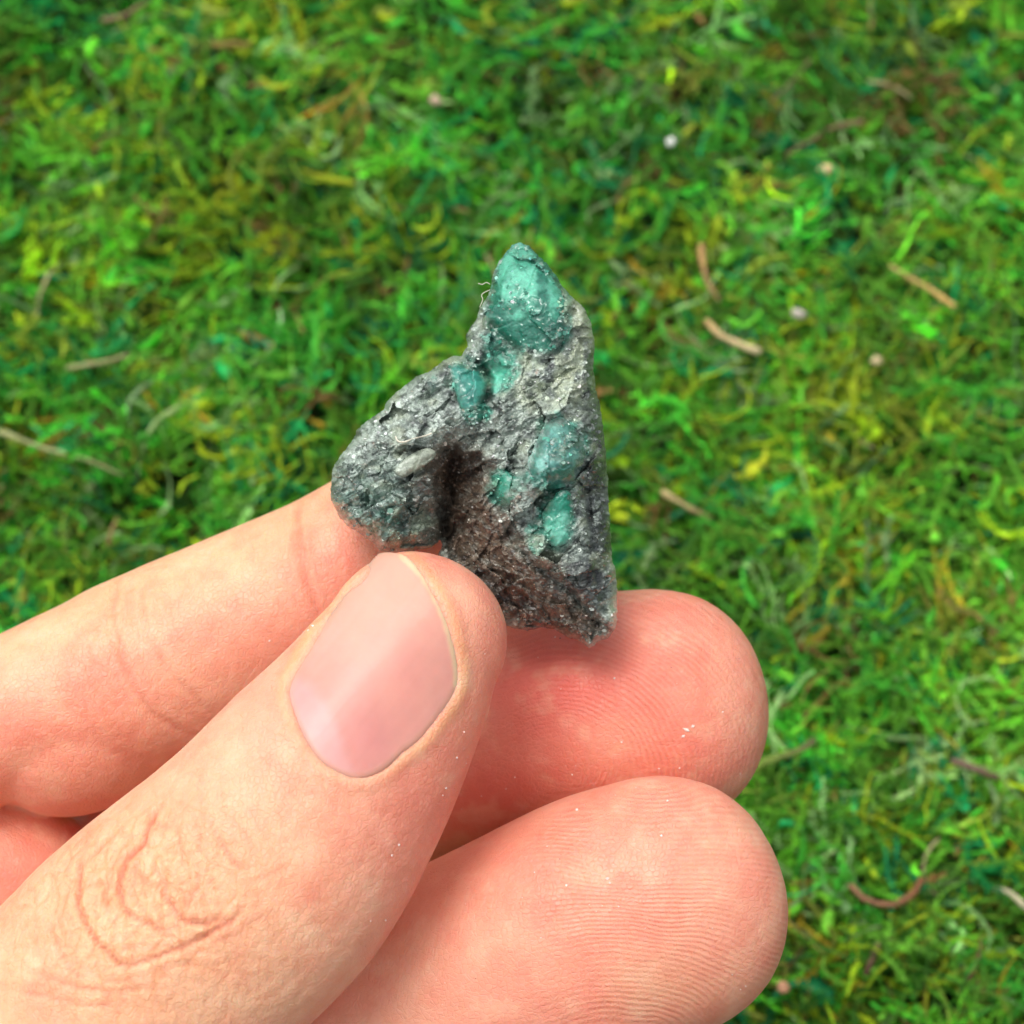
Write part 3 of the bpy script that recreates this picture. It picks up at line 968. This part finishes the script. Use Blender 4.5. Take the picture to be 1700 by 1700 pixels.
# ragged outline
dens = []
for a, b in zip(OUT, np.roll(OUT, -1, 0)):
    k = max(1, int(np.hypot(*(b - a)) / 3))
    dens.append(a + (b - a) * np.linspace(0, 1, k, endpoint=False)[:, None])
OUTD = np.vstack(dens)
OUTD = OUTD + 2.4 * np.stack([fbm(OUTD / 7, 3, 101), fbm(OUTD / 7, 3, 102)], 1)

CTRL = np.array([(865, 425, -1), (868, 450, 1.2), (885, 500, 3.2), (850, 520, 2.6), (918, 535, 3.2), (820, 555, 2), (868, 585, 2.2), (945, 600, 2.2), (822, 615, 1.4), (778, 640, 3.8),
                 (760, 700, 4.2), (700, 680, 3.6), (650, 715, 3.4), (600, 760, 2.6), (705, 755, 5.2), (640, 800, 4.8), (595, 825, 3.6), (660, 850, 4.6), (690, 885, 3),
                 (722, 850, 0.2), (735, 890, -2), (755, 785, 1.0), (765, 850, 0.8), (805, 810, 2.6), (700, 830, 3.4), (812, 700, 4.6), (880, 680, 5.6), (905, 625, 4), (955, 655, 3.6),
                 (850, 755, 6), (920, 720, 7), (962, 755, 6), (900, 800, 7.6), (945, 800, 6), (850, 825, 6), (885, 850, 4.6), (925, 865, 5.4), (985, 850, 1.6), (990, 700, 1),
                 (1000, 960, 2.6), (960, 925, 4.2), (885, 915, 4.2), (820, 880, 2.8), (790, 920, 1.2), (820, 980, .6), (880, 1005, .8), (930, 1015, 1.6), (985, 1045, 1),
                 (960, 975, 3.4), (975, 560, 1), (1010, 1020, 1.4), (560, 800, 1), (860, 640, 4.2), (1000, 800, .6)], float)


def tps(r):
    return np.where(r > 0, r * r * np.log(r + 1e-9), 0)


cx = CTRL[:, :2] / 100
K = tps(np.hypot(cx[:, None, 0] - cx[None, :, 0], cx[:, None, 1] - cx[None, :, 1])) + 0.012 * np.eye(len(cx))
A = np.block([[K, np.ones((len(cx), 1)), cx], [np.ones((1, len(cx))), np.zeros((1, 3))], [cx.T, np.zeros((2, 3))]])
W = np.linalg.solve(A, np.concatenate([CTRL[:, 2], np.zeros(3)]))
HOLLOWS = [([(800, 790), (832, 850), (868, 915), (930, 962), (1002, 1034), (960, 1110), (700, 1080), (755, 900)], .8, -.1, .3),
           ([(712, 792), (735, 768), (762, 748), (795, 748), (812, 772), (798, 800), (785, 850), (770, 885), (742, 900), (728, 898), (724, 860), (722, 825)], 2.6, -.05, .4),
           ([(966, 772), (1015, 755), (1030, 900), (1030, 1015), (1003, 1008), (988, 930), (974, 860)], .9, -.1, .4),
           ([(948, 500), (962, 520), (966, 560), (950, 590), (928, 596), (944, 550)], .7, -.1, .4)]
CUTS = [(2.4, .5, [(757, 758), (744, 815), (736, 860), (733, 902)]), (1.0, .4, [(948, 520), (938, 565), (918, 592), (878, 606)]), (.8, .4, [(815, 540), (845, 572), (880, 600)]),
        (1.2, .32, [(768, 598), (795, 604), (811, 628), (808, 662)]), (.9, .4, [(810, 660), (800, 698), (772, 742), (735, 752)]), (1.0, .4, [(690, 790), (728, 762), (757, 748)]),
        (.8, .35, [(832, 850), (860, 905), (880, 935), (930, 965), (990, 1030)]), (.9, .3, [(962, 780), (978, 850), (985, 920), (1003, 1012)]), (.7, .35, [(805, 770), (815, 830), (850, 848)]),
        (.8, .4, [(885, 830), (930, 808), (962, 800)]), (.5, .3, [(600, 700), (650, 690), (700, 665), (745, 640)]), (.5, .35, [(620, 770), (650, 760), (690, 745)]),
        (.6, .35, [(672, 800), (680, 840), (668, 875)]), (.6, .3, [(600, 780), (615, 830), (640, 860)]), (.5, .3, [(880, 640), (920, 650), (980, 690)]),
        (.5, .3, [(905, 700), (890, 740), (880, 780)]), (.5, .3, [(770, 930), (800, 960), (860, 1000), (940, 1035)]), (.6, .35, [(952, 500), (968, 560), (960, 620)])]


def facets(p, seed, tilt, step):
    """flat broken planes: each cell its own height and slope"""
    i = np.floor(p).astype(np.int64)
    f1 = np.full(len(p), 9.0); f2 = np.full(len(p), 9.0); z = np.zeros(len(p))
    for dx in (-1, 0, 1):
        for dy in (-1, 0, 1):
            cx_, cy_ = i[:, 0] + dx, i[:, 1] + dy
            o = np.zeros_like(cx_)
            ex = p[:, 0] - cx_ - _hash(cx_, cy_, o, seed); ey = p[:, 1] - cy_ - _hash(cx_, cy_, o + 1, seed)
            d = np.hypot(ex, ey)
            zz = step * (_hash(cx_, cy_, o + 2, seed) - .5) + tilt * (ex * (_hash(cx_, cy_, o + 3, seed) - .5) + ey * (_hash(cx_, cy_, o + 4, seed) - .5))
            m = d < f1
            f2 = np.where(m, f1, np.minimum(f2, d)); z = np.where(m, zz, z); f1 = np.where(m, d, f1)
    return z - .05 * step * (1 - sstep(0, .10, f2 - f1))


def rock_h(q, fine=1.0):
    """depth of the front relief in mm"""
    c = q / 100
    z = np.zeros(len(q))
    for s in range(0, len(q), 40000):
        cc = c[s:s + 40000]
        z[s:s + 40000] = tps(np.hypot(cc[:, None, 0] - cx[None, :, 0], cc[:, None, 1] - cx[None, :, 1])) @ W[:len(cx)] + W[-3] + cc @ W[-2:]
    w = q + 7 * np.stack([fbm(q / 25, 3, 111), fbm(q / 25, 3, 112)], 1)
    for dep, wid, ln in CUTS:
        z -= dep * np.exp(-(seg_dist(w, ln) * PX / wid) ** 2)
    # broken facets at three sizes, then thin mica sheets; the sheets dip the other way on the brown underside
    brn = sstep(60, -20, seg_dist(q, [(745, 800), (790, 900), (900, 1000), (990, 1040)]) - 10)
    t = 0
    for ang, wt in ((-.62, 1 - brn), (.62, brn)):
        u = q[:, 0] * math.cos(ang) + q[:, 1] * math.sin(ang); v = -q[:, 0] * math.sin(ang) + q[:, 1] * math.cos(ang)
        j = 5 * np.stack([fbm(q / 30, 3, 125), fbm(q / 30, 3, 126)], 1)
        j2 = 2.2 * np.stack([fbm(q / 9, 3, 127), fbm(q / 9, 3, 128)], 1)
        t = t + wt * (facets(np.stack([(u + 2 * j[:, 0]) / 66, (v + 2 * j[:, 1]) / 50], 1), 131, 4.8, 1.2)
                      + facets(np.stack([(u + j[:, 0]) / 28, (v + j[:, 1]) / 20], 1), 161, 1.15, .42)
                      + facets(np.stack([(u + j2[:, 0]) / 13, (v + j2[:, 1]) / 8], 1), 171, .34, .14)
                      + facets(np.stack([(u + j2[:, 0]) / 6, (v + j2[:, 1]) / 4], 1), 175, .13, .06)
                      + .26 * (1 - 2 * np.abs(fbm(np.stack([u / 34, (v + j[:, 1]) / 8], 1), 4, 185))))
    # hollow under the overhanging arm, and the sunk dark face along the right edge
    for poly, dep, lo, hi in HOLLOWS:
        z -= dep * sstep(lo, hi, poly_sd(w, poly)[0] * PX)
    z += fine * (0.45 * fbm(w / 60, 3, 121) + t + 0.05 * fbm(q / 3.5, 2, 181))
    return z


def rock_top(q, d, fine=1.0):
    f = np.sqrt(np.clip(1 - (1 - np.clip(d / 1.15, 0, 1)) ** 2, 0, 1))
    return -2.2 + (rock_h(q, fine) + 2.2) * f


def rock_bot(q, d):
    f = np.sqrt(np.clip(1 - (1 - np.clip(d / 3.5, 0, 1)) ** 2, 0, 1))
    return -2.3 - 4.0 * f + 0.6 * f * fbm(q / 60, 3, 191)


GREY = srgb(148, 162, 150); DARK = srgb(52, 58, 58); LITE = srgb(216, 230, 218); EMER = srgb(30, 126, 104); EMLT = srgb(112, 196, 172)
BROWN = srgb(100, 80, 62); DBRN = srgb(48, 35, 29); SAGE = srgb(188, 198, 168); RUST = srgb(196, 140, 116); DGRN = srgb(62, 104, 90)


def rock_col(q, d=None, em=1.0):
    w = q + 10 * np.stack([fbm(q / 22, 3, 201), fbm(q / 22, 3, 202)], 1)
    g = lambda x, y, r, s=None, a=0: np.exp(-(((((w[:, 0] - x) * math.cos(a) + (w[:, 1] - y) * math.sin(a)) / r) ** 2
                                             + ((-(w[:, 0] - x) * math.sin(a) + (w[:, 1] - y) * math.cos(a)) / (s or r)) ** 2) ** 1.5))
    n1 = fbm(q / 16, 4, 211); n2 = fbm(q / 6, 3, 221)
    f1, gap, cid = worley(q / np.array([8, 6]) + .7 * np.stack([fbm(q / 6, 3, 233), fbm(q / 6, 3, 234)], 1), 231)
    c = np.repeat(GREY[None], len(q), 0)

    def b(wt, k):
        nonlocal c
        wt = np.clip(wt, 0, 1)[:, None]; c = c * (1 - wt) + k * wt
    b(sstep(.05, .5, n1) * .6, LITE)
    b(sstep(-.05, -.4, n1) * .7, DARK)
    uu = (q[:, 0] * .81 - q[:, 1] * .58) / 17; vv = (q[:, 0] * .58 + q[:, 1] * .81) / 6
    s1 = fbm(np.stack([uu, vv], 1) + .8 * np.stack([fbm(q / 12, 3, 213), fbm(q / 12, 3, 214)], 1), 4, 215, .6)
    b(sstep(.12, .5, s1) * .75, LITE)
    b(sstep(-.08, -.4, s1) * .75, DARK)
    # pale sage skin of the upper right and lower right rim
    b(np.clip(g(965, 560, 28, 80) + g(920, 640, 80, 45) + g(1018, 980, 9, 70), 0, 1) * .85 * sstep(-.5, .3, n1), SAGE)
    # dark faces
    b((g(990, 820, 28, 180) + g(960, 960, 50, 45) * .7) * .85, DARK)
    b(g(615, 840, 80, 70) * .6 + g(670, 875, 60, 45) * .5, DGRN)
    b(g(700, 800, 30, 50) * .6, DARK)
    # brown underside
    br = np.clip(g(755, 775, 55, 45) + g(780, 860, 60, 75) + g(850, 960, 110, 62, .62) + g(930, 1025, 90, 30, .35), 0, 1)
    b(br * .92, BROWN)
    b(br * sstep(.0, .5, n1 + .3 * n2) * .8, DBRN)
    b(g(850, 1000, 70, 28, .5) * .8, DBRN)
    b(br * sstep(.15, .5, n2) * .5, srgb(176, 158, 138))
    # emerald
    e = np.clip(g(880, 485, 66, 92, .35) + g(840, 560, 40, 30) * .45 + g(915, 540, 34, 48) + g(828, 615, 32, 36) + g(780, 640, 30, 45, -.3) + g(790, 690, 24, 20) * .7
                + g(930, 745, 52, 62) * .62 + g(832, 808, 24, 34) * .9 + g(925, 865, 30, 46) + g(900, 800, 60, 24) * .45 + g(890, 890, 22, 34) * .5 + g(865, 420, 30, 24) * .8 + g(720, 640, 20, 14) * .4, 0, 1)
    e = sstep(.18, .62, e + .3 * n1 * (e > .05))
    b(e * .9 * em, EMER)
    b(e * sstep(.0, .6, n1 + .6 * n2) * .55, EMLT)
    b(e * sstep(-.02, .4, fbm(np.stack([q[:, 0] / 20, q[:, 1] / 9], 1), 3, 217)) * sstep(470, 560, q[:, 1]) * .55, GREY)
    b(g(968, 530, 16, 50, -.3) * .8, SAGE)
    b(np.clip(g(862, 445, 34, 40) + g(833, 622, 20, 28) + g(920, 880, 18, 26) + g(830, 800, 10, 16), 0, 1) * .7, srgb(116, 204, 172))
    b(np.clip(g(925, 545, 22, 26) + g(785, 665, 20, 14) + g(930, 840, 20, 18) + g(905, 790, 30, 14), 0, 1) * .6, srgb(14, 88, 72))
    # flecks, broken plates and rust
    b(sstep(.74, .86, cid) * sstep(.02, .3, gap) * (1 - .65 * br) * .42, LITE)
    b(sstep(.2, .1, cid) * sstep(.02, .3, gap) * .5, DARK)
    b(sstep(.15, .5, fbm(q / 30, 3, 235)) * (1 - br) * .4, SAGE)
    b(sstep(.2, .5, fbm(q / 34, 3, 237)) * .45, DARK)
    b((1 - sstep(0, .13, gap)) * .35, DARK)
    b(sstep(.5, .75, fbm(q / 11, 3, 241)) * .6 * (1 - br), RUST)
    b(sstep(.5, .7, fbm(q / 5, 2, 251)) * (1 - .7 * br) * .7, srgb(214, 222, 214))
    return c * np.exp(.16 * n2)[:, None]


def matrix_top(q, d):
    z = rock_top(q, d)
    for _, poly, bulge, lab in CRY:
        z = z - .5 * sstep(-.15, .35, poly_sd(q, poly)[0] * PX + .3 * fbm(q / 9, 3, 275))
    return z


CRY = [("tip", [(864, 405), (884, 419), (912, 452), (936, 492), (945, 533), (936, 572), (912, 600), (884, 586), (850, 580), (812, 562), (802, 530), (819, 472), (828, 441), (846, 415)], .25, "glassy teal emerald crystal at the stone's tip"),
       ("", [(787, 600), (800, 582), (828, 577), (848, 590), (848, 620), (832, 648), (816, 656), (813, 630), (802, 610)], .25, "pale mint crystal in the notch below the tip"),
       ("", [(744, 606), (766, 599), (790, 606), (805, 622), (810, 646), (802, 668), (784, 684), (766, 678), (755, 650), (748, 626)], .5, "rounded dark teal crystal on the stone's left shoulder"),
       ("", [(808, 786), (830, 778), (850, 790), (846, 815), (850, 836), (836, 842), (818, 828), (810, 806)], .2, None),
       ("", [(899, 852), (922, 820), (944, 814), (955, 840), (950, 880), (940, 903), (920, 908), (905, 895), (898, 872)], .35, "bright mint crystal low on the stone's right side"),
       ("", [(886, 742), (908, 702), (935, 692), (963, 716), (973, 752), (955, 796), (922, 812), (890, 800), (876, 772)], .12, None)]
stone = outline_solid("gemstone", OUTD, 1.35, matrix_top, rock_bot, rock_col, m_rock.m, mw=HAND_MAT,
                      nudge=lambda q, d: .05 * np.stack([fbm(q / 4, 2, 261), fbm(q / 4, 2, 262)], 1))
tag(stone, "rough grey, brown and emerald green stone chunk held up between thumb and fingertips", "stone")
outline_sd = lambda q: poly_sd(q, OUTD)[0] * PX
def cry_col(q, d, k):
    """clear green beryl, with schist smeared over it here and there"""
    n = fbm(q / 20, 4, 283)
    A, B = CRYC[k]
    t = sstep(-.35, .5, n + (.35 * (480 - q[:, 1]) / 60 if k == 0 else .4 * (875 - q[:, 1]) / -40 if k == 4 else 0))[:, None]
    c = srgb(*A) * (1 - t) + srgb(*B) * t
    m = sstep(.0, .45, fbm(np.stack([q[:, 0] / 18, q[:, 1] / 10], 1), 4, 285) + (.3 * (q[:, 1] - 520) / 50 + .2 * (850 - q[:, 0]) / 40 if k == 0 else .42 if k == 5 else 0) + .75 * (1 - sstep(0, .9, d)) - .25)[:, None] * .8
    return c * (1 - m) + rock_col(q) * m


CRYC = [((22, 112, 90), (100, 190, 160)), ((58, 158, 130), (130, 216, 188)), ((22, 104, 92), (70, 158, 140)), ((44, 136, 112), (116, 198, 172)), ((40, 150, 122), (140, 220, 194)), ((52, 120, 110), (130, 190, 176))]
for k, (_, poly, bulge, lab) in enumerate(CRY):
    pl = catmull(np.array(poly + poly[:1], float), 4)[:-1]
    pl = pl + 2.2 * np.stack([fbm(pl / 9, 2, 271), fbm(pl / 9, 2, 272)], 1)

    def ct(q, d, bulge=bulge):
        f = np.clip(d / 1.2, 0, 1)
        od = np.clip(outline_sd(q), 0, 9)
        base = rock_top(q, od, .22) + .1 + .1 * fbm(q / 14, 3, 277) + .1 * facets(q / 19 + .4 * fbm(q / 15, 2, 279)[:, None], 281, 1.6, .3)
        return base - .25 + (bulge + .25) * np.sqrt(np.clip(1 - (1 - f) ** 2, 0, 1))
    o = outline_solid("emerald_crystal", pl, 1.6, ct, lambda q, d: np.minimum(ct(q, d) - .3 - .8 * sstep(0, .6, d), 9), lambda q, d, k=k: cry_col(q, d, k), m_emerald.m, parent=stone)
    if lab:
        o["label"] = lab
fl = catmull(np.array(zl([(420, 195), (465, 142), (540, 92), (610, 76), (645, 108), (605, 152), (540, 192), (482, 226), (436, 215)], 520, 720, .3176)), 3)
ft = lambda q, d: rock_top(q, np.clip(outline_sd(q), 0, 9)) * .3 + .7 * 5.2 + .6 * np.sqrt(np.clip(d / 1.0, 0, 1))
outline_solid("mica_flake", fl, 1.6, ft, lambda q, d: ft(q, d) - .7, lambda q, d: rock_col(q) * .35 + .65 * srgb(168, 178, 158), m_rock.m, parent=stone)["label"] = "pale leaf-shaped flake overhanging the brown hollow"

# small mica plates caught at odd angles
k = 2600
q = np.stack([rng.uniform(550, 1022, k * 3), rng.uniform(405, 1072, k * 3)], 1)
sd = outline_sd(q)
q, sd = q[sd > .3][:k], sd[sd > .3][:k]
cen = P(q[:, 0], q[:, 1], rock_top(q, sd) + .03)
nr = rng.normal(0, .5, (len(q), 3)); nr[:, 2] += 1; nr /= np.linalg.norm(nr, axis=1, keepdims=True)
t1 = np.cross(nr, np.array([0.3, 1, 0.1])); t1 /= np.linalg.norm(t1, axis=1, keepdims=True); t2 = np.cross(nr, t1)
sz = rng.gamma(2.0, .045, len(q)) + .04; sz = np.minimum(sz, .45); asp = rng.uniform(.45, 1, len(q)); rot = rng.uniform(0, 6.3, len(q))
V = []
for a in np.linspace(0, 2 * np.pi, 6, endpoint=False):
    rr = sz * rng.uniform(.7, 1.1, len(q))
    V.append(cen + t1 * (rr * np.cos(a + rot))[:, None] + t2 * (rr * asp * np.sin(a + rot))[:, None])
V = np.stack(V, 1)
V = np.stack([V, V - nr[:, None] * .07], 1).reshape(-1, 3)
b = (np.arange(len(q)) * 12)[:, None]
F4 = np.vstack([np.concatenate([b + i, b + 6 + i, b + 6 + (i + 1) % 6, b + (i + 1) % 6], 1) for i in range(6)] +
               [np.concatenate([b + i, b + j, b + l, b + m], 1) for i, j, l, m in ((0, 1, 2, 3), (0, 3, 4, 5))])
me = make_mesh("mica_plating", V, [F4], smooth=False)
cc = rock_col(q) * np.exp(rng.normal(.25, .3, (len(q), 1)))  # plates tinted lighter than the rock: white glints painted into their colour
cc = np.clip(cc, 0, .8)
set_color(me, "tint", np.repeat(cc, 12, 0))
o = add_obj("mica_plating", me, m_flake.m, stone)
o["kind"] = "stuff"

# ------------------------------------------------------------------ fibres and mineral dust
def fibre(label, px_pts, r, z):
    qq = catmull(np.array(px_pts, float), 6)
    sdv = outline_sd(qq[:, :2])
    zz = np.where(sdv > 0, rock_top(qq[:, :2], np.clip(sdv, 0, 9)) + .3, -1.5) if z is None else np.full(len(qq), z)
    zz = np.convolve(np.pad(zz, 4, mode='edge'), np.ones(9) / 9, 'valid')
    V, F = tube(P(qq[:, 0], qq[:, 1], zz + .15), np.full(len(qq), r), 5)
    o = add_obj("fibre", make_mesh("fibre", V, F), m_fibre.m, mw=HAND_MAT)
    tag(o, label, "fibre", "stray fibres stuck to the stone")


fibre("longest pale fibre curled over the stone's left arm", zl([(430, 1085), (445, 1110), (480, 1112), (530, 1095), (590, 1080), (620, 1068)], 520, 380, .3176), .07, None)
fibre("hair-thin fibre sticking out left of the stone's tip, upper one", zl([(925, 290), (905, 280), (885, 290), (862, 285)], 520, 380, .3176), .03, 1.0)
fibre("hair-thin wavy fibre hanging left of the stone below the upper one", zl([(925, 318), (890, 335), (880, 350), (886, 370), (870, 410)], 520, 380, .3176), .03, 1.0)

specks = [(1140, 1212, .34), (1150, 1206, .2), (1134, 1222, .22), (1020, 1126, .14), (958, 1345, .22), (1008, 1458, .2), (1012, 1466, .16), (1098, 1388, .2), (1108, 1330, .14), (1200, 1182, .15),
          (758, 1258, .13), (740, 1308, .16), (735, 1320, .12), (520, 1040, .2), (512, 1046, .16), (447, 1064, .12), (950, 1286, .12), (1032, 1232, .12), (640, 1527, .12), (615, 1529, .1), (650, 1420, .1),
          (662, 1402, .14), (922, 1058, .12), (855, 1290, .1), (840, 1310, .1), (1094, 1276, .14), (1128, 1275, .12), (930, 1060, .12), (770, 1215, .1), (1027, 1505, .1), (978, 1502, .1), (940, 1470, .12)]
for _ in range(60):
    specks.append((rng.uniform(720, 1270), rng.uniform(1050, 1680), rng.uniform(.04, .08)))
V, F3, C = [], [], []
oc = np.array([[1, 0, 0], [-1, 0, 0], [0, 1, 0], [0, -1, 0], [0, 0, 1], [0, 0, -1]], float)
of = np.array([[0, 2, 4], [2, 1, 4], [1, 3, 4], [3, 0, 4], [2, 0, 5], [1, 2, 5], [3, 1, 5], [0, 3, 5]])
for x, y, s in specks:
    d = (Vector(P(x, y, 0)) - eye).normalized()
    h = bvh.ray_cast(eye, d)
    if h[0] is None:
        continue
    M = np.array(Matrix.Rotation(rng.uniform(0, 6), 3, 'Z') @ Matrix.Rotation(rng.uniform(0, 6), 3, 'X'))
    F3.append(of + 6 * len(V))
    V.append(np.array(h[0]) + (oc * s * rng.uniform(.4, 1.1, (6, 1))) @ M.T * np.array([1, 1, .5]) + np.array(h[1]) * s * .2)
    C.append(np.repeat((srgb(240, 226, 214) if len(V) < 26 or rng.random() < .8 else srgb(60, 46, 44))[None], 6, 0))
me = make_mesh("mineral_dust", np.vstack(V), [np.vstack(F3)], smooth=False)
set_color(me, "tint", np.vstack(C))
dust = add_obj("mineral_dust", me, m_grit.m, mw=HAND_MAT)
tag(dust, "tiny white mineral grains clinging to the fingertips", "dust", kind="stuff")
print("tris", sum(sum(len(p.vertices) - 2 for p in o.data.polygons) if len(o.data.polygons) < 5000 else len(o.data.polygons) * 2 for o in SC.objects if o.type == 'MESH'), "hand verts", len(HVt))
